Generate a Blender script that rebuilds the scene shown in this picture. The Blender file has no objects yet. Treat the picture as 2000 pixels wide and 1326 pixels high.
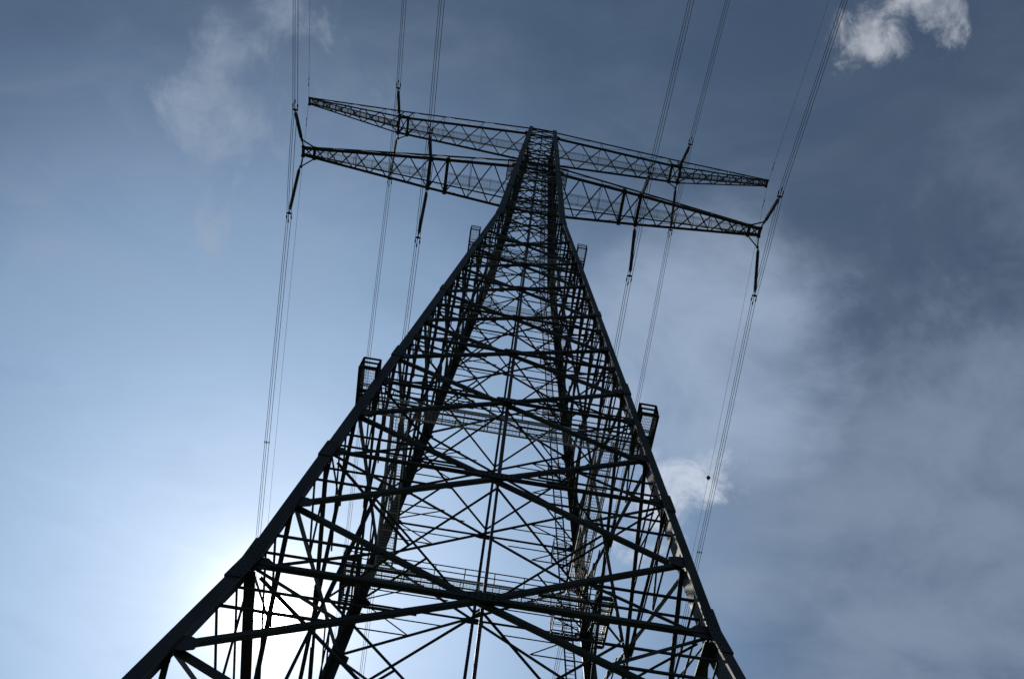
import bpy, bmesh, math, random
from mathutils import Vector, Matrix

random.seed(7)
SC = bpy.context.scene
COL = SC.collection
S = 6.0            # metres per survey unit
ZG = 4.933         # survey height of the ground
def W(x, y, z):    # survey units -> metres
    return Vector((x * S, y * S, (z + ZG) * S))

# ------------------------------------------------------------------ camera
cd = bpy.data.cameras.new('camera')
cam = bpy.data.objects.new('camera', cd)
COL.objects.link(cam)
SC.camera = cam
cd.sensor_fit = 'HORIZONTAL'
cd.sensor_width = 36.0
cd.lens = 2046.88 / 2000 * 36
cd.shift_x = (1000 - 1036.17) / 2000
cd.shift_y = (1078.13 - 663) / 2000
cd.clip_start = 0.1
cd.clip_end = 20000
p, a, r = 1.06620928, 0.11266393, 0.05812568
fw = Vector((math.sin(a) * math.cos(p), math.cos(a) * math.cos(p), math.sin(p)))
rt = Vector((math.cos(a), -math.sin(a), 0))
up = rt.cross(fw)
rt2 = math.cos(r) * rt + math.sin(r) * up
up2 = -math.sin(r) * rt + math.cos(r) * up
M = Matrix((rt2, up2, -fw)).transposed().to_4x4()
M.translation = W(-0.08170862, -3.50344429, -4.66669243)
cam.matrix_world = M

# ------------------------------------------------------------------ world
SUN = Vector((-0.1745, 0.5545, 0.8137)).normalized()
EL = math.asin(SUN.z)
AZ = math.atan2(SUN.x, SUN.y)
world = bpy.data.worlds.new('World')
SC.world = world
world.use_nodes = True
nt = world.node_tree
nt.nodes.clear()
N = nt.nodes.new
L = nt.links.new
def sock(n, i):
    return n.outputs[i]
tc = N('ShaderNodeTexCoord')
DIR = tc.outputs['Generated']
def math_(op, a, b=None, clamp=False):
    n = N('ShaderNodeMath'); n.operation = op; n.use_clamp = clamp
    for i, v in enumerate((a, b)):
        if v is None: continue
        if isinstance(v, (int, float)): n.inputs[i].default_value = v
        else: L(v, n.inputs[i])
    return n.outputs[0]
def vmath(op, a, b=None):
    n = N('ShaderNodeVectorMath'); n.operation = op
    for i, v in enumerate((a, b)):
        if v is None: continue
        if isinstance(v, (tuple, Vector)): n.inputs[i].default_value = v
        else: L(v, n.inputs[i])
    return n
def maprange(v, a, b, c=0.0, d=1.0, mode='SMOOTHSTEP'):
    n = N('ShaderNodeMapRange'); n.interpolation_type = mode
    L(v, n.inputs['Value'])
    n.inputs['From Min'].default_value = a; n.inputs['From Max'].default_value = b
    n.inputs['To Min'].default_value = c; n.inputs['To Max'].default_value = d
    return n.outputs['Result']
def mixc(f, a, b):
    n = N('ShaderNodeMix'); n.data_type = 'RGBA'
    if isinstance(f, (int, float)): n.inputs[0].default_value = f
    else: L(f, n.inputs[0])
    for i, v in ((6, a), (7, b)):
        if isinstance(v, tuple): n.inputs[i].default_value = v
        else: L(v, n.inputs[i])
    return n.outputs[2]
def noise(vec, scale, detail=6, rough=0.55, dist=0.0):
    n = N('ShaderNodeTexNoise')
    L(vec, n.inputs['Vector'])
    n.inputs['Scale'].default_value = scale
    n.inputs['Detail'].default_value = detail
    n.inputs['Roughness'].default_value = rough
    n.inputs['Distortion'].default_value = dist
    return n.outputs['Fac']
# flat cloud deck: the view direction meets a plane high above
sep = N('ShaderNodeSeparateXYZ'); L(DIR, sep.inputs[0])
zc = math_('MAXIMUM', sep.outputs[2], 0.08)
cx = math_('DIVIDE', sep.outputs[0], zc)
cy = math_('DIVIDE', sep.outputs[1], zc)
comb = N('ShaderNodeCombineXYZ'); L(cx, comb.inputs[0]); L(cy, comb.inputs[1])
DECK = comb.outputs[0]
# ragged copy of the direction for cloud outlines
wn = N('ShaderNodeTexNoise'); L(DECK, wn.inputs['Vector'])
wn.inputs['Scale'].default_value = 9.0; wn.inputs['Detail'].default_value = 5.0
wc = vmath('SUBTRACT', wn.outputs['Color'], (0.5, 0.5, 0.5))
ws = N('ShaderNodeVectorMath'); ws.operation = 'SCALE'; L(wc.outputs[0], ws.inputs[0]); ws.inputs['Scale'].default_value = 0.10
RAG = vmath('NORMALIZE', vmath('ADD', DIR, ws.outputs[0]).outputs[0]).outputs[0]
def blob(d, r_in, r_out, ragged=True):
    dv = Vector(d).normalized()
    dt = vmath('DOT_PRODUCT', RAG if ragged else DIR, dv).outputs['Value']
    return maprange(dt, math.cos(math.radians(r_out)), math.cos(math.radians(r_in)))
sky = N('ShaderNodeTexSky')
sky.sky_type = 'NISHITA'
sky.sun_disc = False
sky.sun_elevation = EL
sky.sun_rotation = AZ
sky.altitude = 50
sky.air_density = 1.0
sky.dust_density = 0.4
sky.ozone_density = 1.0
base = sky.outputs[0]
SKY_GAIN = (0.80, 0.85, 0.83, 1)
mul = N('ShaderNodeMix'); mul.data_type = 'RGBA'; mul.blend_type = 'MULTIPLY'; mul.inputs[0].default_value = 1
L(base, mul.inputs[6]); mul.inputs[7].default_value = SKY_GAIN
c = mul.outputs[2]
# blue-white glow of the hazy air round the sun
sd = vmath('DOT_PRODUCT', DIR, SUN).outputs['Value']
ang = math_('MULTIPLY', math_('ARCCOSINE', math_('MINIMUM', sd, 1.0)), 180 / math.pi)
def aur(amp, width):
    return math_('MULTIPLY', math_('EXPONENT', math_('MULTIPLY', ang, -1.0 / width)), amp)
def scaled(col, fac):
    n = N('ShaderNodeVectorMath'); n.operation = 'SCALE'
    n.inputs[0].default_value = col; L(fac, n.inputs['Scale'])
    return n.outputs[0]
g2 = math_('DIVIDE', ang, 22.0)
glow = math_('MULTIPLY', math_('EXPONENT', math_('MULTIPLY', math_('MULTIPLY', g2, g2), -1.0)), 4.2)
c = vmath('ADD', c, scaled((0.34, 0.64, 1.0), glow)).outputs[0]
def cloud(mask, nz, lo, hi, gain=3.2):
    """a cloud whose outline and density come from noise, gathered where the mask is high"""
    m = maprange(math_('ADD', mask, math_('MULTIPLY', math_('SUBTRACT', nz, 0.5), gain)), lo, hi)
    return math_('MULTIPLY', m, math_('MULTIPLY', mask, 4.0, True))
def fibres(scale, detail=9, rough=0.62, dist=1.2, stretch=(1.0, 1.0, 1.0), rot=0.0):
    mp = N('ShaderNodeMapping'); L(DECK, mp.inputs['Vector'])
    mp.inputs['Rotation'].default_value = (0, 0, rot)
    mp.inputs['Scale'].default_value = stretch
    return noise(mp.outputs[0], scale, detail, rough, dist)
# thin veil everywhere, with fine fibres drawn out across the sky
f1 = fibres(3.2, 9, 0.58, 0.8, (1.0, 1.7, 1.0), 0.5)
f2 = fibres(9.0, 9, 0.62, 1.0, (1.0, 1.8, 1.0), 0.7)
veil = math_('MULTIPLY', maprange(f1, 0.38, 0.70), maprange(f2, 0.30, 0.72, 0.25, 1.0))
vsun = maprange(ang, 9.0, 17.0, 0.35, 1.0)
c = mixc(math_('MULTIPLY', math_('MULTIPLY', veil, vsun), 0.42), c, (2.5, 3.2, 4.2, 1))
mo = math_('ADD', maprange(f2, 0.30, 0.70, 0.955, 1.045, 'LINEAR'), math_('MULTIPLY', math_('SUBTRACT', f1, 0.5), 0.30))
mv = N('ShaderNodeVectorMath'); mv.operation = 'SCALE'; L(c, mv.inputs[0]); L(mo, mv.inputs['Scale'])
c = mv.outputs[0]
# darker, deeper sky overhead, away from the sun
ov = maprange(ang, 19.0, 32.0, 1.0, 0.62)
so_ = N('ShaderNodeVectorMath'); so_.operation = 'SCALE'; L(c, so_.inputs[0]); L(ov, so_.inputs['Scale'])
c = so_.outputs[0]
# heavier slate-grey cloud on the right and overhead
dark = math_('MAXIMUM', blob((0.43, 0.10, 0.90), 3, 19), math_('MULTIPLY', blob((0.22, -0.03, 0.97), 2, 12), 0.7))
dark = cloud(dark, f1, 0.05, 1.5, 2.2)
c = mixc(math_('MULTIPLY', dark, 0.68), c, (0.74, 1.08, 1.62, 1))
# grey mottled cloud low on the right
f3 = fibres(5.5, 9, 0.60, 0.3, (1.0, 1.5, 1.0), -0.5)
lr = math_('MAXIMUM', blob((0.43, 0.38, 0.82), 2, 15), math_('MULTIPLY', blob((0.33, 0.40, 0.86), 2, 10), 0.8))
lr = cloud(lr, f3, 0.0, 1.3, 2.0)
c = mixc(math_('MULTIPLY', lr, 0.66), c, (2.7, 3.4, 4.5, 1))
# soft pale bank right of the pylon
f7 = fibres(7.0, 9, 0.60, 0.35, (1.0, 1.3, 1.0), -0.4)
mb = cloud(blob((0.178, 0.285, 0.942), 1.0, 10.5), f7, -0.1, 1.5, 2.0)
c = mixc(math_('MULTIPLY', mb, 0.75), c, (3.9, 4.9, 6.5, 1))
# streaks in the slate cloud
st = math_('MULTIPLY', blob((0.42, 0.20, 0.885), 3, 13), maprange(f7, 0.46, 0.72))
c = mixc(math_('MULTIPLY', st, 0.35), c, (2.2, 2.75, 3.6, 1))
# pale wisps on the left
f4 = fibres(11.0, 10, 0.62, 0.5, (1.3, 1.0, 1.0), 0.9)
wl = math_('MAXIMUM', blob((-0.258, 0.145, 0.955), 0.4, 4.6), math_('MULTIPLY', blob((-0.277, 0.2235, 0.935), 0.4, 4.4), 0.8))
wl = math_('MAXIMUM', wl, math_('MULTIPLY', blob((-0.19, 0.06, 0.98), 0.5, 6), 0.62))
wl = cloud(wl, f4, 0.55, 1.7, 4.2)
c = mixc(math_('MULTIPLY', wl, 0.62), c, (3.3, 4.0, 5.0, 1))
# bright ragged cumulus scrap upper right
f5 = noise(DECK, 21, 10, 0.64, 0.5)
cu = math_('MAXIMUM', blob((0.258, 0.004, 0.966), 0.3, 3.1), blob((0.306, -0.022, 0.952), 0.2, 2.8))
cu = cloud(cu, f5, 0.50, 1.55, 4.2)
shade = maprange(noise(DECK, 30, 8, 0.6, 0.3), 0.34, 0.64)
c = mixc(math_('MULTIPLY', cu, 0.92), c, mixc(shade, (2.1, 2.45, 3.1, 1), (4.6, 4.9, 5.5, 1)))
# bright cloud behind the right leg
f6 = noise(DECK, 17, 10, 0.64, 0.6)
rb = math_('MAXIMUM', blob((0.188, 0.405, 0.895), 0.3, 3.4), math_('MULTIPLY', blob((0.165, 0.44, 0.883), 0.5, 4.0), 0.8))
rb = cloud(rb, f6, 0.35, 1.7, 4.2)
c = mixc(math_('MULTIPLY', rb, 0.9), c, (5.9, 6.5, 7.6, 1))
# aureole of the sun shining through thin cloud
au = math_('ADD', aur(46.0, 1.15), aur(2.4, 4.2))
disc = maprange(ang, 1.3, 0.5, 0, 150.0)
au = math_('ADD', au, disc)
sc_ = N('ShaderNodeVectorMath'); sc_.operation = 'SCALE'
sc_.inputs[0].default_value = (1.0, 0.93, 0.83); L(au, sc_.inputs['Scale'])
addn = vmath('ADD', c, sc_.outputs[0])
bg = N('ShaderNodeBackground')
L(addn.outputs[0], bg.inputs['Color'])
bg.inputs['Strength'].default_value = 0.1
out = N('ShaderNodeOutputWorld')
L(bg.outputs[0], out.inputs['Surface'])

# ------------------------------------------------------------------ sun
sl = bpy.data.lights.new('sun', 'SUN')
sl.energy = 3.0
sl.angle = math.radians(0.53)
sl.color = (1.0, 0.95, 0.87)
so = bpy.data.objects.new('sun', sl)
COL.objects.link(so)
so.rotation_euler = (-SUN).to_track_quat('-Z', 'Y').to_euler()

# ------------------------------------------------------------------ exposure
SC.view_settings.view_transform = 'Standard'
SC.view_settings.look = 'None'
SC.view_settings.exposure = 0.0
SC.view_settings.gamma = 1.0
SC.view_settings.use_curve_mapping = False
SC.render.engine = 'CYCLES'

# ------------------------------------------------------------------ materials
def mat(name, col, rough=0.6, metal=0.0, var=0.35, scale=0.8, bump=0.0, spec=0.5):
    m = bpy.data.materials.new(name); m.use_nodes = True
    t = m.node_tree; b = t.nodes['Principled BSDF']
    tcn = t.nodes.new('ShaderNodeTexCoord')
    nz = t.nodes.new('ShaderNodeTexNoise'); nz.inputs['Scale'].default_value = scale; nz.inputs['Detail'].default_value = 8
    t.links.new(tcn.outputs['Object'], nz.inputs['Vector'])
    rp = t.nodes.new('ShaderNodeValToRGB')
    rp.color_ramp.elements[0].position = 0.3; rp.color_ramp.elements[1].position = 0.75
    rp.color_ramp.elements[0].color = tuple(v * (1 - var) for v in col) + (1,)
    rp.color_ramp.elements[1].color = tuple(min(1, v * (1 + var)) for v in col) + (1,)
    t.links.new(nz.outputs['Fac'], rp.inputs['Fac'])
    t.links.new(rp.outputs['Color'], b.inputs['Base Color'])
    b.inputs['Roughness'].default_value = rough
    b.inputs['Metallic'].default_value = metal
    b.inputs['Specular IOR Level'].default_value = spec
    if bump:
        bn = t.nodes.new('ShaderNodeBump'); bn.inputs['Strength'].default_value = bump
        n2 = t.nodes.new('ShaderNodeTexNoise'); n2.inputs['Scale'].default_value = scale * 6
        t.links.new(tcn.outputs['Object'], n2.inputs['Vector'])
        t.links.new(n2.outputs['Fac'], bn.inputs['Height']); t.links.new(bn.outputs['Normal'], b.inputs['Normal'])
    return m
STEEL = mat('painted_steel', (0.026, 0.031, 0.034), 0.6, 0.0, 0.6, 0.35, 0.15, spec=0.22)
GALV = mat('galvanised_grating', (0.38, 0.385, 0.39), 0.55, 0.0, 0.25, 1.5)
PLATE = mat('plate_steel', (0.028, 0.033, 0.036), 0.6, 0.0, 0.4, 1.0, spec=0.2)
PORC = mat('brown_insulator_glaze', (0.022, 0.018, 0.017), 0.65, 0.0, 0.3, 2.0)
WIRE = mat('weathered_aluminium_wire', (0.09, 0.095, 0.10), 0.6, 0.4, 0.2, 0.3)
RUST = mat('marker_ball_paint', (0.10, 0.045, 0.04), 0.6, 0.0, 0.2, 2.0)
BIRD = mat('dark_feathers', (0.02, 0.02, 0.022), 0.8, 0.0, 0.2, 5.0)
GRASS = mat('meadow_grass', (0.060, 0.068, 0.042), 0.95, 0.0, 0.5, 0.08, spec=0.1)

# ------------------------------------------------------------------ mesh helpers
def link(name, bm, m, parent=None):
    bmesh.ops.recalc_face_normals(bm, faces=bm.faces)
    me = bpy.data.meshes.new(name); bm.to_mesh(me); bm.free()
    me.materials.append(m)
    o = bpy.data.objects.new(name, me); COL.objects.link(o)
    if parent is not None:
        o.parent = parent
    return o
def tag(o, label=None, cat=None, group=None, kind=None):
    if label: o['label'] = label
    if cat: o['category'] = cat
    if group: o['group'] = group
    if kind: o['kind'] = kind
    return o
def empty(name, loc):
    o = bpy.data.objects.new(name, None); COL.objects.link(o); o.location = loc
    o.empty_display_size = 0.5
    return o
def prism(bm, p, q, prof, u, v):
    """extrude the 2-D profile (in directions u, v) from p to q"""
    A = [bm.verts.new(p + u * s + v * t) for s, t in prof]
    B = [bm.verts.new(q + u * s + v * t) for s, t in prof]
    n = len(prof)
    for i in range(n):
        j = (i + 1) % n
        bm.faces.new((A[i], A[j], B[j], B[i]))
    bm.faces.new(A[::-1]); bm.faces.new(B)
def frame(p, q, hint):
    d = (q - p).normalized()
    u = (hint - d * hint.dot(d))
    if u.length < 1e-5:
        u = d.orthogonal()
    u.normalize()
    return d, u, d.cross(u)
def angle(bm, p, q, w, hint, inward, t=None):
    """L section: one flange along hint, the other along inward, corner on the line p-q"""
    t = t or max(0.012, w * 0.12)
    d, u, v = frame(p, q, hint)
    if v.dot(inward) < 0: v = -v
    h = w * 0.5
    prof = [(-h, 0), (w - h, 0), (w - h, t), (t - h, t), (t - h, w), (-h, w)]
    prism(bm, p, q, prof, u, v)
def bar(bm, p, q, w, h=None, hint=Vector((0, 0, 1))):
    h = h or w
    d, u, v = frame(p, q, hint)
    prism(bm, p, q, [(-w / 2, -h / 2), (w / 2, -h / 2), (w / 2, h / 2), (-w / 2, h / 2)], u, v)
def rod(bm, p, q, r_, n=6):
    d, u, v = frame(p, q, Vector((0.3, 0.2, 1)))
    prism(bm, p, q, [(r_ * math.cos(2 * math.pi * i / n), r_ * math.sin(2 * math.pi * i / n)) for i in range(n)], u, v)
def tube(bm, pts, r_, n=6):
    rings = []
    for i, P_ in enumerate(pts):
        d = (pts[min(i + 1, len(pts) - 1)] - pts[max(i - 1, 0)]).normalized()
        _, u, v = frame(P_, P_ + d, Vector((1, 0, 0.1)))
        rings.append([bm.verts.new(P_ + u * r_ * math.cos(2 * math.pi * k / n) + v * r_ * math.sin(2 * math.pi * k / n)) for k in range(n)])
    for A, B in zip(rings[:-1], rings[1:]):
        for k in range(n):
            bm.faces.new((A[k], A[(k + 1) % n], B[(k + 1) % n], B[k]))
    bm.faces.new(rings[0][::-1]); bm.faces.new(rings[-1])
def lathe(bm, p, q, prof, n=12):
    """profile of (distance along p-q in metres, radius)"""
    d, u, v = frame(p, q, Vector((1, 0.2, 0.3)))
    rings = []
    for s, r_ in prof:
        c_ = p + d * s
        rings.append([bm.verts.new(c_ + (u * math.cos(2 * math.pi * k / n) + v * math.sin(2 * math.pi * k / n)) * max(r_, 1e-3)) for k in range(n)])
    for A, B in zip(rings[:-1], rings[1:]):
        for k in range(n):
            bm.faces.new((A[k], A[(k + 1) % n], B[(k + 1) % n], B[k]))
    bm.faces.new(rings[0][::-1]); bm.faces.new(rings[-1])
def plate(bm, c_, u, v, pts, t):
    """flat plate with outline pts in u, v (metres) and thickness t centred on c_"""
    nrm = u.cross(v).normalized()
    A = [bm.verts.new(c_ + u * s + v * k + nrm * t / 2) for s, k in pts]
    B = [bm.verts.new(c_ + u * s + v * k - nrm * t / 2) for s, k in pts]
    n = len(pts)
    bm.faces.new(A); bm.faces.new(B[::-1])
    for i in range(n):
        j = (i + 1) % n
        bm.faces.new((A[j], A[i], B[i], B[j]))
NB = bmesh.new
def bolt(bm, c_, nrm, r_=0.035, h=0.035):
    _, u, v = frame(c_, c_ + nrm, Vector((0.2, 0.3, 1)))
    prism(bm, c_, c_ + nrm * h, [(r_ * math.cos(math.pi * i / 3), r_ * math.sin(math.pi * i / 3)) for i in range(6)], u, v)

# ------------------------------------------------------------------ ground
bm = NB()
R_ = 6000
vs = [bm.verts.new(Vector((x * R_, y * R_, 0))) for x, y in ((-1, -1), (1, -1), (1, 1), (-1, 1))]
bm.faces.new(vs)
tag(link('ground', bm, GRASS), kind='structure')

# ------------------------------------------------------------------ the pylon
tower = empty('lattice_pylon', (0, 0, 0))
tag(tower, 'huge dark steel lattice pylon with two long crossarms', 'pylon')
ZN = [-4.933, -3.15, -1.479, 0.0, 1.4466, 2.7993, 3.9803, 5.1679, 6.4535, 7.68, 9.05, 10.4814]
ZT = [10.4814, 11.43, 12.38, 13.33, 14.29, 15.24, 16.0, 17.1, 18.2, 19.3, 20.4, 21.52]
K = 0.05183
def hw(z):
    if z < -0.691:
        return 1.0358 + (-0.691 - z) * 0.1131
    if z < 10.4814:
        return 1 - K * z
    return 0.45682 + (0.28433 - 0.45682) * (z - 10.4814) / (21.5249 - 10.4814)
FACES = [  # (along, outward)
    (Vector((1, 0, 0)), Vector((0, -1, 0))),
    (Vector((0, 1, 0)), Vector((1, 0, 0))),
    (Vector((-1, 0, 0)), Vector((0, 1, 0))),
    (Vector((0, -1, 0)), Vector((-1, 0, 0))),
]
def fp(f, s, z):
    """point on face f: s in -1..1 across the face at height z (metres)"""
    al, ou = FACES[f]
    w = hw(z)
    v = al * (s * w) + ou * w
    return W(v.x, v.y, z)
def fp2(f, x, z):
    al, ou = FACES[f]
    v = al * x + ou * hw(z)
    return W(v.x, v.y, z)
UPV = Vector((0, 0, 1))
# legs -------------------------------------------------------------
OFF = 0.034
legs = []
LEGZ = [-4.933, -0.691, 10.4814, 21.56]
for sx, sy in ((-1, -1), (1, -1), (-1, 1), (1, 1)):
    bm = NB()
    for z0, z1 in zip(LEGZ[:-1], LEGZ[1:]):
        b, by = (0.062, 0.130) if z1 < 11 else (0.088, 0.118)
        t = 0.014
        if z1 < 0: b, by = 0.058, 0.112
        if sx > 0 and sy < 0 and z1 < 11: b, by = 0.049, 0.158
        if sy > 0: b, by = b + 0.014, by - 0.032
        prof = [(0, 0), (b, 0), (b, t), (t, t), (t, by), (0, by)]
        A, B = [], []
        for z, LST in ((z0, A), (z1, B)):
            w = hw(z) + OFF
            for s, q in prof:
                LST.append(bm.verts.new(W(sx * (w - s), sy * (w - q), z)))
        n = 6
        for i in range(n):
            j = (i + 1) % n
            bm.faces.new((A[i], A[j], B[j], B[i]))
        bm.faces.new(A[::-1]); bm.faces.new(B)
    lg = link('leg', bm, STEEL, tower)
    legs.append(lg)
    # bolted splice plates wrapped round the outer corner
    for zs, hl in ((-0.691, 0.20), (0.728, 0.11), (2.86, 0.13), (5.2, 0.09), (7.7, 0.09), (10.48, 0.14), (12.9, 0.08), (15.24, 0.1), (18.0, 0.08)):
        bm = NB()
        z0, z1 = zs - hl, zs + hl
        t = 0.006; b = 0.068 if sy < 0 else 0.082; by = 0.138 if sy < 0 else 0.106
        if sx > 0 and sy < 0: b, by = 0.055, 0.164
        if zs > 10: b = 0.094 if sy < 0 else 0.108
        A, B = [], []
        cut = []
        zz = [z0, zs, z1]
        prof = [(-t, -t), (b, -t), (b, -0.0005), (-0.0005, -0.0005), (-0.0005, by), (-t, by)]
        rings = []
        for z in zz:
            w = hw(z) + OFF
            rings.append([bm.verts.new(W(sx * (w - s), sy * (w - q), z)) for s, q in prof])
        for A, B in zip(rings[:-1], rings[1:]):
            for i in range(6):
                j = (i + 1) % 6
                bm.faces.new((A[i], A[j], B[j], B[i]))
        bm.faces.new(rings[0][::-1]); bm.faces.new(rings[-1])
        if zs < 4:
            nb = 9 if hl > 0.15 else 6
            for i in range(nb):
                z = z0 + (i + 0.5) / nb * (z1 - z0)
                w = hw(z) + OFF
                for s in (0.012, 0.035, 0.056):
                    bolt(bm, W(sx * (w - s), sy * (w + t), z), Vector((0, sy, 0)), 0.022, 0.02)
                for s in (0.03, 0.07, 0.11):
                    bolt(bm, W(sx * (w + t), sy * (w - s), z), Vector((sx, 0, 0)), 0.022, 0.02)
        link('splice_plate', bm, PLATE, lg)

# bracing ----------------------------------------------------------
HL = []            # heights of the X crossings, where the horizontals run
def crossing(z0, z1):
    w0, w1 = hw(z0), hw(z1)
    return z0 + (z1 - z0) * w0 / (w0 + w1)
def panel(z0, z1, big):
    zc_ = crossing(z0, z1)
    if abs(z0 + 1.479) < 0.01: zc_ = -0.691
    HL.append(zc_)
    dw = (0.025 if z0 < 9 else 0.017) * S
    rw = (0.0115 if z0 < 9 else 0.009) * S
    for f in range(4):
        al, ou = FACES[f]
        inn = -ou
        C = fp(f, 0, zc_)
        cor = {(sd, e): fp(f, sd * 0.985, z) for sd in (-1, 1) for e, z in ((0, z0), (1, z1))}
        # X braces: one passes inside the leg flange, the other behind it
        bm = NB()
        for k, sd in enumerate((-1, 1)):
            off = inn * (-0.12 + 0.14 * k)
            for (P0, P1) in ((cor[(sd, 0)], C), (C, cor[(-sd, 1)])):
                angle(bm, P0 + off, P1 + off, dw, UPV, inn)
        gs = (0.055 if z0 < 3 else 0.045 if z0 < 9 else 0.03) * S
        for sd in (-1, 1):
            nd = fp(f, sd * 0.97, z1) - inn * 0.14
            up_ = (fp(f, sd * 0.97, z1 + .1) - fp(f, sd * 0.97, z1)).normalized()
            plate(bm, nd, al * -sd, up_, [(-gs * .4, -gs), (gs * .4, -gs), (gs * 1.1, -gs * .6), (gs * 1.1, gs * .6), (gs * .4, gs), (-gs * .4, gs)], 0.03)
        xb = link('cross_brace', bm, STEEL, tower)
        # gusset at the crossing
        bm = NB()
        g = 0.085 * S * (1.0 if z0 < 3 else 0.7)
        if z0 > 9: g *= 0.62
        plate(bm, C - inn * 0.16, al, (fp(f, 0, zc_ + .1) - fp(f, 0, zc_)).normalized(),
              [(-g, -g * .25), (-g * .45, -g * .42), (g * .45, -g * .42), (g, -g * .25), (g, g * .25), (g * .45, g * .42), (-g * .45, g * .42), (-g, g * .25)], 0.035)
        if z0 < 3:
            for i in range(6):
                for q in (-0.22, 0.22):
                    bolt(bm, C + al * (g * (-0.8 + i * 0.32)) + Vector((0, 0, g * q * .6)) + ou * 0.175, ou, 0.028)
        link('gusset_plate', bm, PLATE, xb)
        # horizontal strut through the crossing
        bm = NB()
        angle(bm, fp(f, -0.985, zc_) - inn * 0.14, fp(f, 0.985, zc_) - inn * 0.14, ((0.027 if f in (0, 2) else 0.05) if z0 < -1 else (0.020 if z0 < 9 else 0.016)) * S, UPV, inn)
        gs = (0.06 if z0 < 3 else 0.05 if z0 < 9 else 0.035) * S
        for sd in (-1, 1):
            nd = fp(f, sd * 0.97, zc_) - inn * 0.1
            up_ = (fp(f, sd * 0.97, zc_ + .1) - fp(f, sd * 0.97, zc_)).normalized()
            plate(bm, nd, al * -sd, up_, [(-gs * .4, -gs), (gs * .5, -gs * .8), (gs * 1.1, -gs * .2), (gs * 1.1, gs * .3), (gs * .5, gs), (-gs * .4, gs)], 0.03)
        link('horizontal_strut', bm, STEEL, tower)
        # secondary bracing, one lattice on each side of the panel
        for sd in (-1, 1):
            bm = NB()
            i2 = inn * 0.02
            H = fp(f, sd * 0.985, zc_)
            legp = lambda P_: fp(f, sd * 0.985, P_.z / S - ZG)
            for e in (0, 1):
                Nn = cor[(sd, e)]
                Mid = (Nn + C) * 0.5
                angle(bm, Mid + i2, legp(Mid) + i2, rw, UPV, inn)
                angle(bm, Mid + i2, H + i2, rw, UPV, inn)
                if big:
                    Q = Nn * 0.25 + C * 0.75
                    angle(bm, Q + i2 * 3, legp(Q) + i2 * 3, rw * .9, UPV, inn)
            if big:
                link('secondary_bracing', bm, STEEL, tower)
            else:
                link('redundant_member', bm, STEEL, xb)
    # plan diamond joining the middles of the four faces
    bm = NB()
    mids = [fp(f, 0, zc_) - FACES[f][1] * 0.35 for f in range(4)]
    for i in range(4):
        angle(bm, mids[i], mids[(i + 1) % 4], 0.014 * S, UPV, Vector((0, 0, 1)))
    if big:
        for i in range(4):
            mp = (mids[i] + mids[(i + 1) % 4]) * 0.5
            corner = fp(i, 1, zc_)
            angle(bm, mp, corner + (Vector((0, 0, corner.z)) - corner).normalized() * 0.4, 0.014 * S, UPV, Vector((0, 0, 1)))
    link('plan_bracing', bm, STEEL, tower)
for z0, z1 in zip(ZN[:-1], ZN[1:]):
    panel(z0, z1, z0 < 9)
for z0, z1 in zip(ZT[:-1], ZT[1:]):
    panel(z0, z1, False)
# upright in the middle of each face, one length from crossing to crossing
for f in range(4):
    inn = -FACES[f][1]
    for i, (z0, z1) in enumerate(zip(HL[:-1], HL[1:])):
        bm = NB()
        if i == 0:
            for s in (-1, 1):
                o_ = FACES[f][0] * (0.2 * s)
                angle(bm, fp(f, 0, z0) + o_, fp(f, 0, z1) + o_, 0.018 * S, FACES[f][0], inn)
        else:
            w_ = 0.016 if i < 3 else (0.024 if i < 10 else 0.018)
            angle(bm, fp(f, 0, z0) + inn * 0.2, fp(f, 0, z1) + inn * 0.2, w_ * S, FACES[f][0], inn)
        link('centre_post', bm, STEEL, tower)
# frames round the column where the crossarms meet it
for zf in (15.24, 16.0, 20.42, 21.55):
    bm = NB()
    for f in range(4):
        inn = -FACES[f][1]
        angle(bm, fp(f, -1.05, zf) - inn * 0.05, fp(f, 1.05, zf) - inn * 0.05, 0.035 * S, UPV, inn)
    link('column_frame', bm, STEEL, tower)

# service walkways -------------------------------------------------
def grating(bm, x0, x1, y0, y1, z, along='x', pitch=0.075, cross=0.15):
    """bar grating between survey coordinates, with edge angles"""
    A = W(x0, y0, z); B = W(x1, y1, z)
    dep = 0.02
    def b2(a_, b_, w_, h_):
        bar(bm, a_, b_, h_, w_, UPV)
    if along == 'x':
        n = max(3, int(abs(B.y - A.y) / pitch)); m = max(2, int(abs(B.x - A.x) / cross))
        for i in range(n + 1):
            y = A.y + (B.y - A.y) * i / n
            edge = i in (0, n)
            b2(Vector((A.x, y, A.z)), Vector((B.x, y, A.z)), 0.05 if edge else 0.012, 0.10 if edge else dep)
        for i in range(m + 1):
            x = A.x + (B.x - A.x) * i / m
            b2(Vector((x, A.y, A.z - .004)), Vector((x, B.y, A.z - .004)), 0.04 if i % 6 == 0 else 0.010, 0.06 if i % 6 == 0 else dep)
    else:
        n = max(3, int(abs(B.x - A.x) / pitch)); m = max(2, int(abs(B.y - A.y) / cross))
        for i in range(n + 1):
            x = A.x + (B.x - A.x) * i / n
            edge = i in (0, n)
            b2(Vector((x, A.y, A.z)), Vector((x, B.y, A.z)), 0.05 if edge else 0.012, 0.10 if edge else dep)
        for i in range(m + 1):
            y = A.y + (B.y - A.y) * i / m
            b2(Vector((A.x, y, A.z - .004)), Vector((B.x, y, A.z - .004)), 0.04 if i % 6 == 0 else 0.010, 0.06 if i % 6 == 0 else dep)
RH = 0.175
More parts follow.
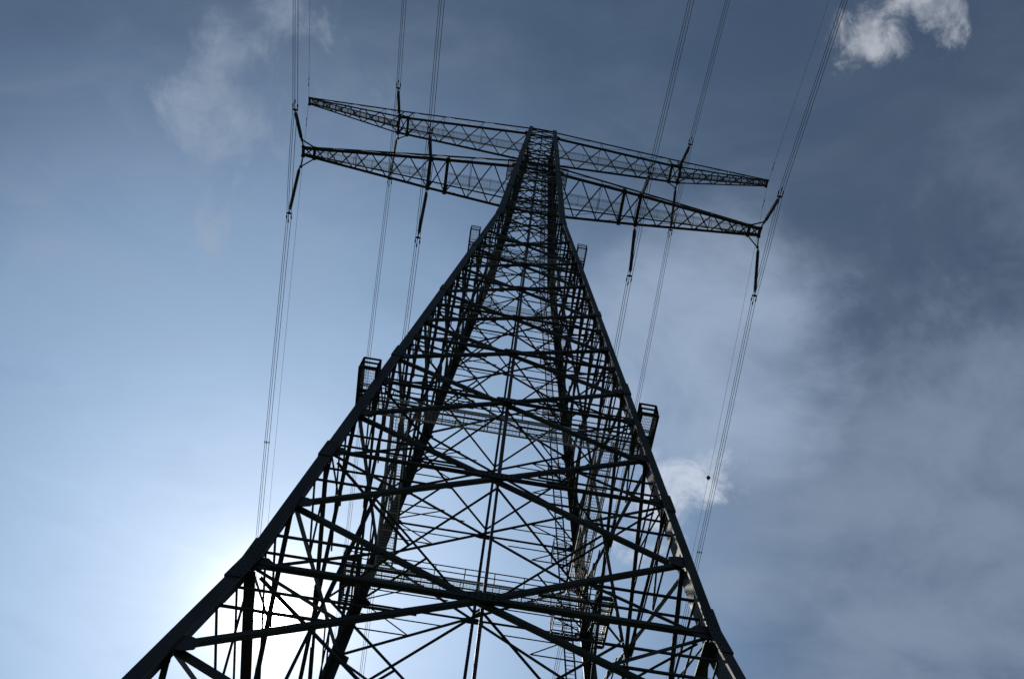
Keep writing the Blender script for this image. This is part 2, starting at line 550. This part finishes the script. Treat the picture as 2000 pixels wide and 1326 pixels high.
def rail(bm, p, q, step=0.3, rad=0.028):
    """hand rail, knee rail and posts from p to q (survey coordinates, floor level)"""
    P_, Q_ = W(*p), W(*q)
    n = max(1, round((Q_ - P_).length / (step * S)))
    for h in (RH * S, RH * S * 0.52):
        rod(bm, P_ + UPV * h, Q_ + UPV * h, rad, 6)
    for i in range(n + 1):
        c_ = P_ + (Q_ - P_) * i / n
        rod(bm, c_, c_ + UPV * (RH * S), rad, 6)
def balcony(xa, xb, ya, yb, z, sx, heavy):
    """small railed platform outside a leg; ya is its free end"""
    bm = NB()
    grating(bm, xa, xb, min(ya, yb), max(ya, yb), z, 'y', 0.06, 0.12)
    fl = link('balcony', bm, GALV, tower)
    bm = NB()
    e = 0.02 if heavy else 0.012
    for x in (xa, xb):
        bar(bm, W(x, ya, z - .01), W(x, yb, z - .01), e * S, e * S)
    for y in (ya, yb, (ya + yb) / 2):
        bar(bm, W(xa, y, z - .012), W(xb, y, z - .012), e * S, e * S)
    bar(bm, W(xa, ya + (yb - ya) * .5, z - .014), W(xb, ya + (yb - ya) * .62, z - .014), e * S * .7, e * S * .7)
    rd = 0.05 if heavy else 0.035
    for (p_, q_) in (((xa, ya, z), (xb, ya, z)), ((xa, ya, z), (xa, yb, z)), ((xb, ya, z), (xb, yb, z))):
        P_, Q_ = W(*p_), W(*q_)
        for h in (RH * S, RH * S * .52):
            bar(bm, P_ + UPV * h, Q_ + UPV * h, rd * 1.4, rd * 1.4)
        n = 1 if p_[1] == q_[1] else 2
        for i in range(n + 1):
            c_ = P_ + (Q_ - P_) * i / n
            bar(bm, c_, c_ + UPV * RH * S, rd * 1.5, rd * 1.5, Vector((1, 0, 0)))
    link('railing', bm, STEEL, fl)
def ring(z, xi, wd, yf, yb_, bx0, bx1, bfree, bjoin, bback, heavy, sides=True):
    h = wd / 2
    strips = [(-bx1, bx1, yf - h, yf + h, 'x'), (-bx1, bx1, yb_ - h, yb_ + h, 'x')]
    if sides:
        strips += [(sx * xi - h, sx * xi + h, yf + h, yb_ - h, 'y') for sx in (-1, 1)]
    for x0, x1, y0, y1, al in strips:
        bm = NB()
        grating(bm, x0, x1, y0, y1, z, al)
        wk = link('service_walkway', bm, GALV, tower)
        for k in (0, 1):
            bm = NB()
            if al == 'x':
                y = (y0, y1)[k]
                rail(bm, (x0, y, z), (x1, y, z), 0.24)
            else:
                x = (x0, x1)[k]
                rail(bm, (x, y0, z), (x, y1, z), 0.3)
            link('handrail', bm, STEEL, wk)
    for sx in (-1, 1):
        balcony(sx * bx0, sx * bx1, bfree, bjoin, z, sx, heavy)
        balcony(sx * bx0, sx * bx1, bback, -bjoin * .9, z, sx, heavy)
ring(2.20, 0.735, 0.125, -0.70, 0.66, 0.925, 1.04, -0.965, -0.62, 1.0, True)
ring(8.40, 0.40, 0.11, -0.385, 0.33, 0.610, 0.720, -0.645, -0.33, 0.68, False)
ring(15.02, 0.24, 0.10, -0.27, 0.26, 0.430, 0.540, -0.48, -0.16, 0.5, False, False)

# ladder up the far right leg -------------------------------------
bm = NB()
def lp(z, o=0.0):
    w = hw(z)
    return W(w - 0.165 + o, w - 0.07, z)
zz = [-1.0 + i * 0.5 for i in range(43)]
for z0, z1 in zip(zz[:-1], zz[1:]):
    for o in (-0.035, 0.035):
        bar(bm, lp(z0, o), lp(z1, o), 0.05, 0.06)
z = -1.0
while z < 20.0:
    rod(bm, lp(z, -0.035), lp(z, 0.035), 0.016, 5)
    z += 0.05
lad = link('ladder', bm, STEEL, tower)
for zr in (1.0, 2.95, 4.35, 5.9, 7.2):
    bm = NB()
    w = hw(zr)
    x0, x1, y0, y1 = w - 0.27, w - 0.06, w - 0.24, w - 0.1
    grating(bm, x0, x1, y0, y1, zr, 'x', 0.12, 0.3)
    rail(bm, (x0, y0, zr), (x1, y0, zr), 0.12, 0.022)
    rail(bm, (x0, y0, zr), (x0, y1, zr), 0.12, 0.022)
    rail(bm, (x0, y1, zr), (x1, y1, zr), 0.12, 0.022)
    link('rest_platform', bm, STEEL, lad)
# cable ladder box beside the ladder landing low on the far right
bm = NB()
grating(bm, 0.56, 0.76, 0.44, 0.60, 1.62, 'x', 0.16, 0.4)
for (pa, pb) in (((0.56, 0.44), (0.76, 0.44)), ((0.56, 0.60), (0.76, 0.60)), ((0.56, 0.44), (0.56, 0.60))):
    rail(bm, (pa[0], pa[1], 1.62), (pb[0], pb[1], 1.62), 0.1, 0.022)
link('rest_platform', bm, STEEL, lad)

# crossarms --------------------------------------------------------
def interp(tab, x):
    for (xa, va), (xb, vb) in zip(tab[:-1], tab[1:]):
        if x <= xb:
            t = (x - xa) / (xb - xa)
            return va + (vb - va) * t
    return tab[-1][1]
def crossarm(name, sx, zb, zt, yh, yht, xs, heavy_x, ladderpart, walk, tipx, brackets):
    """zb, zt, yh, yht: tables over |x| of bottom and top chord heights and half widths; xs: lacing stations"""
    def B(x, s): return W(sx * x, s * interp(yh, x), interp(zb, x))
    def T(x, s): return W(sx * x, s * interp(yht, x), interp(zt, x))
    bm = NB()
    knots = sorted(set([k for k, _ in zb] + [k for k, _ in yh]))
    for s in (-1, 1):
        for xa, xb in zip(knots[:-1], knots[1:]):
            angle(bm, B(xa, s), B(xb, s), (0.046 if not (ladderpart and xa > 3) else 0.028) * S, UPV, Vector((0, -s, 0)), 0.03)
            angle(bm, T(xa, s), T(xb, s), 0.026 * S, UPV, Vector((0, -s, 0)))
    # chord end plates at the column
    for s in (-1, 1):
        x0 = xs[0]
        bar(bm, B(x0 - 0.03, s), B(x0 + 0.09, s), 0.075 * S, 0.05 * S)
    arm = link(name, bm, STEEL, tower)
    bm = NB()
    for i, (xa, xb) in enumerate(zip(xs[:-1], xs[1:])):
        lw = 0.021 * S
        angle(bm, B(xa, -1) , B(xb, 1), lw, Vector((0, 0, 1)).cross(B(xb, 1) - B(xa, -1)), UPV)
        angle(bm, B(xa, 1) + UPV * 0.16, B(xb, -1) + UPV * 0.16, lw, Vector((0, 0, 1)).cross(B(xb, -1) - B(xa, 1)), UPV)
    # side faces: posts and slender diagonals
    for i, xa in enumerate(xs):
        for s in (-1, 1):
            if i % 2 == 0:
                rod(bm, B(xa, s), T(xa, s), 0.032, 5)
            if i + 2 < len(xs) and i % 2 == 0:
                xb = xs[i + 2]
                rod(bm, B(xa, s), T(xb, s), 0.026, 5)
        if i % 2 == 0:
            rod(bm, T(xa, -1), T(xa, 1), 0.032, 5)
            rod(bm, B(xa, -1) + UPV * .05, T(xa, 1), 0.024, 5)
    link('lacing', bm, STEEL, arm)
    # heavy cross frames
    for hx in heavy_x:
        bm = NB()
        angle(bm, B(hx, -1) - UPV * .02, B(hx, 1) - UPV * .02, 0.055 * S, Vector((1, 0, 0)), UPV)
        for s in (-1, 1):
            angle(bm, B(hx, s), T(hx, s), 0.03 * S, Vector((1, 0, 0)), Vector((0, -s, 0)))
            g = 0.034 * S
            plate(bm, B(hx, s) - UPV * .06, Vector((1, 0, 0)), Vector((0, 1, 0)), [(-g, -g * .7), (g, -g * .7), (g, g * .7), (-g, g * .7)], 0.03)
        link('cross_frame', bm, STEEL, arm)
    # walkway along the arm
    for xa, xb, y0, y1, dz in walk:
        bm = NB(); rbs = (NB(), NB())
        n = max(2, round((xb - xa) / 0.35))
        for i in range(n):
            x0 = xa + (xb - xa) * i / n; x1 = xa + (xb - xa) * (i + 1) / n
            za, zb_ = interp(zb, x0) + dz, interp(zb, x1) + dz
            for j in range(9):
                y = y0 + (y1 - y0) * j / 8
                e = j in (0, 8)
                bar(bm, W(sx * x0, y, za), W(sx * x1, y, zb_), 0.09 if e else 0.025, 0.04 if e else 0.018)
            for j in range(8):
                x = x0 + (x1 - x0) * j / 8; zc2 = za + (zb_ - za) * j / 8
                bar(bm, W(sx * x, y0, zc2), W(sx * x, y1, zc2), 0.09 if j == 0 else 0.03, 0.05 if j == 0 else 0.014)
            for y, rb in ((y0, rbs[0]), (y1, rbs[1])):
                p0, p1 = W(sx * x0, y, za), W(sx * x1, y, zb_)
                for h in (RH * S, RH * S * .5):
                    rod(rb, p0 + UPV * h, p1 + UPV * h, 0.02, 5)
                rod(rb, p0, p0 + UPV * RH * S, 0.02, 5)
        wk = link('walkway', bm, GALV, arm)
        for rb in rbs:
            link('handrail', rb, STEEL, wk)
    # stout ladder-like framing of the slim outer part
    if ladderpart:
        bm = NB()
        xa, xb, ya, yb, dz, n = ladderpart
        for s, y in ((0, ya), (1, yb)):
            bar(bm, W(sx * xa, y, interp(zb, xa) + dz), W(sx * xb, y * 0.8, interp(zb, xb) + dz), 0.1, 0.1)
        for i in range(n + 1):
            x = xa + (xb - xa) * i / n
            k = 1 - 0.2 * i / n
            bar(bm, W(sx * x, ya * k, interp(zb, x) + dz), W(sx * x, yb * k, interp(zb, x) + dz), 0.09, 0.13)
        link('inner_frame', bm, STEEL, arm)
    # hanger brackets for the insulators
    for hx, ap in brackets:
        for s, A_ in ((-1, ap[0]), (1, ap[1])):
            bm = NB()
            a_ = W(sx * A_[0], A_[1], A_[2])
            bar(bm, B(hx, s), a_, 0.13, 0.13)
            bar(bm, B(hx - 0.2, s), a_, 0.13, 0.13)
            g = 0.14
            plate(bm, a_, Vector((1, 0, 0)), Vector((0, 1, 0)), [(-g, -g), (g, -g), (g, g), (-g, g)], 0.06)
            link('hanger_bracket', bm, STEEL, arm)
    return arm
def stations(a_, b_, n, ratio):
    """n panels from a_ to b_ whose length shrinks by ratio each"""
    tot = sum(ratio ** i for i in range(n)); x = a_; res = [a_]
    for i in range(n):
        x += (b_ - a_) * ratio ** i / tot; res.append(x)
    return res
wl_ = hw(15.24)
wu_ = hw(20.42)
for sx in (-1, 1):
    xs = stations(wl_, 1.62, 3, 0.98) + stations(1.93, 4.0, 7, 0.9) + [4.2]
    crossarm('lower_crossarm', sx,
             [(0.3, 15.24), (4.2, 15.14)], [(0.3, 16.02), (1.93, 15.72), (4.2, 15.26)],
             [(0.3, 0.398), (1.93, 0.277), (4.2, 0.078)], [(0.3, 0.372), (4.2, 0.070)],
             xs, (1.62, 1.93, 4.0, 4.2), None,
             [(0.42, 1.60, -0.035, 0.125, 0.02), (1.95, 3.98, -0.035, 0.085, 0.02)], 4.2,
             [(4.2, ((4.24, -0.19, 15.16), (4.23, 0.27, 15.13)))])
    xs = stations(wu_, 3.0, 6, 0.9) + stations(3.2, 5.44, 6, 0.92)
    crossarm('upper_crossarm', sx,
             [(0.25, 20.45), (3.2, 20.34), (5.44, 21.50)], [(0.25, 21.56), (3.2, 21.25), (5.44, 21.64)],
             [(0.25, 0.310), (3.2, 0.185), (5.44, 0.072)], [(0.25, 0.28), (3.2, 0.19), (5.44, 0.072)],
             xs, (3.0, 3.2, 5.44), (3.25, 5.40, -0.05, 0.075, 0.10, 14),
             [(0.33, 2.98, -0.035, 0.115, 0.02), (3.22, 5.38, -0.02, 0.05, 0.12)], 5.44,
             [(3.2, ((3.2, -0.215, 20.30), (3.17, 0.275, 20.24)))])

# ------------------------------------------------------------------ insulators
def insulator(name, label, top, end, ew):
    """long-rod string from top to end (survey coordinates)"""
    T_, E_ = W(*top), W(*end)
    root = empty(name, T_)
    tag(root, label, 'insulator', 'insulator strings hanging from the crossarms')
    loc = lambda v: v - T_
    d = (E_ - T_).normalized()
    LN = (E_ - T_).length
    bm = NB()
    prof = [(0.0, 0.06), (0.25, 0.06), (0.27, 0.13), (0.45, 0.13), (0.46, 0.07)]
    s = 0.5
    while s < LN - 0.7:
        prof += [(s, 0.085), (s + 0.03, 0.185), (s + 0.055, 0.19), (s + 0.09, 0.085)]
        s += 0.155
    prof += [(s, 0.07), (s + 0.02, 0.13), (s + 0.15, 0.13), (s + 0.16, 0.05), (LN, 0.05)]
    lathe(bm, loc(T_), loc(E_), prof, 12)
    link('insulator_rod', bm, PORC, root)
    bm = NB()
    X_ = Vector((1, 0, 0))
    fwd = Vector((0, ew, -0.12)).normalized()
    e = loc(E_)
    plate(bm, e + fwd * 0.05, X_, fwd, [(-0.30, 0.0), (-0.05, -0.12), (0.05, -0.12), (0.30, 0.0), (0.30, 0.13), (-0.30, 0.13)], 0.05)
    yk = link('yoke_plate', bm, PLATE, root)
    clamps = []
    for ox, oy, oz in ((-0.24, 0.42, 0.0), (-0.03, 0.80, -0.25), (0.24, 0.42, 0.0)):
        bm = NB()
        a_ = e + X_ * ox + fwd * 0.06
        b_ = e + X_ * ox + Vector((0, ew * oy, -0.12 * oy + oz * 0.35))
        rod(bm, a_, b_, 0.03, 6)
        lathe(bm, b_ - Vector((0, ew * 0.16, 0)), b_ + Vector((0, ew * 0.3, 0)), [(0, 0.03), (0.06, 0.075), (0.36, 0.075), (0.46, 0.03)], 8)
        link('wire_clamp', bm, PLATE, root)
        clamps.append(b_ + T_)
    return root, clamps
PHASES = [  # place, x start, x yoke, near start/yoke, far start/yoke
    ('under the left tip of the lower crossarm', -4.24, -4.25, (-0.19, 15.14), (-0.745, 14.53), (0.27, 15.10), (0.955, 14.48), 0.235),
    ('under the right tip of the lower crossarm', 4.24, 4.25, (-0.19, 15.14), (-0.745, 14.53), (0.27, 15.10), (0.965, 14.40), 0.27),
    ('at the middle of the left lower crossarm', -1.93, -1.93, (-0.30, 15.10), (-0.76, 14.52), (0.30, 15.16), (0.985, 14.45), 0.225),
    ('at the middle of the right lower crossarm', 1.93, 1.93, (-0.30, 15.10), (-0.76, 14.46), (0.30, 15.16), (0.975, 14.30), 0.26),
    ('under the left upper crossarm', -3.2, -3.2, (-0.215, 20.28), (-0.81, 19.66), (0.275, 20.22), (1.06, 19.72), 0.225),
    ('under the right upper crossarm', 3.17, 3.17, (-0.215, 20.28), (-0.77, 19.42), (0.275, 20.22), (1.05, 19.50), 0.27),
]
SPAN = 84.0
def span_pts(start, x, dirn, slope):
    """start in metres, runs along dirn*Y; parabola with the given slope at the pylon"""
    pts = []
    t = 0.0
    ts = [0, .3, .8, 1.5, 2.5, 4, 6, 8.5, 12, 16, 21, 27, 34, 42, 50, 58, 66, 75, 84]
    for t in ts:
        dz = -slope * t + slope * t * t / SPAN
        pts.append(start + Vector((0, dirn * t, dz)) * S)
    return pts
WN = ('left wire', 'middle wire', 'right wire')
wires_for_spacer = {}
for k, (place, x0, x1, n0, n1, f0, f1, slope) in enumerate(PHASES):
    _, cn = insulator('insulator_string', 'dark insulator string leaning towards the viewer ' + place, (x0, n0[0], n0[1]), (x1, n1[0], n1[1]), -1)
    _, cf = insulator('insulator_string', 'dark insulator string leaning away from the viewer ' + place, (x0, f0[0], f0[1]), (x1, f1[0], f1[1]), 1)
    for w_ in range(3):
        near = span_pts(cn[w_], 0, -1, slope)[::-1]
        far = span_pts(cf[w_], 0, 1, slope)
        mid = [cn[w_] * (1 - t) + cf[w_] * t - UPV * (0.35 * 4 * t * (1 - t)) for t in (0.2, 0.4, 0.6, 0.8)]
        bm = NB()
        tube(bm, near + mid + far, 0.027, 6)
        o = link('conductor_wire', bm, WIRE)
        tag(o, '%s of the three-wire power line %s' % (WN[w_], place), 'power line', 'power line wires')
        wires_for_spacer[(k, w_)] = far
# earth wires at the tips of the upper crossarm
for sx, slope, lab in ((-1, 0.235, 'single thin earth wire at the left tip of the upper crossarm'), (1, 0.34, 'single thin earth wire with a marker ball at the right tip of the upper crossarm')):
    c0 = W(sx * 5.45, 0.0, 21.45)
    near = span_pts(c0 + Vector((0, -0.25 * S, -0.06 * S)), 0, -1, slope)[::-1]
    far = span_pts(c0 + Vector((0, 0.25 * S, -0.06 * S)), 0, 1, slope)
    bm = NB()
    pts = near + [c0] + far
    tube(bm, pts, 0.019, 6)
    o = link('earth_wire', bm, WIRE)
    tag(o, lab, 'earth wire', 'earth wires')
    for dirn, sp in ((-1, near[::-1]), (1, far)):
        bm = NB()
        P_ = sp[0].lerp(sp[1], 0.6)
        rod(bm, P_ + Vector((0, -0.35, -0.1)), P_ + Vector((0, 0.35, -0.1)), 0.03, 6)
        for q in (-0.38, 0.38):
            rod(bm, P_ + Vector((0, q - 0.16, -0.12)), P_ + Vector((0, q + 0.16, -0.12)), 0.055, 8)
        bar(bm, P_ + Vector((0, 0, 0.03)), P_ + Vector((0, 0, -0.12)), 0.05, 0.05)
        link('vibration_damper', bm, PLATE, o)
    if sx == 1:
        for A_, B_ in zip(far[:-1], far[1:]):
            if A_.y <= 6.78 * S <= B_.y:
                P_ = A_.lerp(B_, (6.78 * S - A_.y) / (B_.y - A_.y)); d = (B_ - A_).normalized()
        bm = NB()
        lathe(bm, P_ - d * 0.42, P_ + d * 0.42, [(0, 0.03), (0.08, 0.07), (0.2, 0.20), (0.32, 0.30), (0.38, 0.335), (0.42, 0.345), (0.46, 0.335), (0.52, 0.30), (0.64, 0.20), (0.76, 0.07), (0.84, 0.03)], 18)
        tag(link('marker_ball', bm, RUST), 'dark pointed marker ball threaded on the right earth wire', 'marker ball')
# bundle spacers on the outer lines
for k, yy, lab in ((0, 5.05, 'small spacer clamp on the wires of the far left power line'), (1, 5.72, 'small spacer clamp on the wires of the far right power line')):
    pts = []
    for w_ in range(3):
        far = wires_for_spacer[(k, w_)]
        for A_, B_ in zip(far[:-1], far[1:]):
            if A_.y <= yy * S <= B_.y:
                pts.append(A_.lerp(B_, (yy * S - A_.y) / (B_.y - A_.y)))
    bm = NB()
    ctr = (pts[0] + pts[1] + pts[2]) / 3
    for q in pts:
        rod(bm, ctr, q, 0.035, 6)
        rod(bm, q - Vector((0, 0.14, 0)), q + Vector((0, 0.14, 0)), 0.06, 8)
    tag(link('wire_spacer', bm, PLATE), lab, 'spacer', 'wire spacers')

# ------------------------------------------------------------------ a far bird
bm = NB()
bp = W(2.9, 6.5, 16.0)
root = empty('bird', bp)
tag(root, 'tiny dark bird high in the sky right of the pylon', 'bird')
lathe(bm, Vector((0, -0.2, 0)), Vector((0, 0.2, 0)), [(0, 0.01), (0.04, 0.035), (0.14, 0.06), (0.26, 0.05), (0.34, 0.02), (0.42, 0.012)], 8)
for s in (-1, 1):
    vs = [bm.verts.new(Vector(v)) for v in ((s * 0.03, -0.08, 0.02), (s * 0.22, -0.10, 0.09), (s * 0.42, 0.02, 0.05), (s * 0.22, 0.04, 0.08), (s * 0.03, 0.08, 0.02))]
    vt = [bm.verts.new(v.co + Vector((0, 0, 0.012))) for v in vs]
    bm.faces.new(vs); bm.faces.new(vt[::-1])
    for i in range(5):
        j = (i + 1) % 5
        bm.faces.new((vs[j], vs[i], vt[i], vt[j]))
link('body', bm, BIRD, root)
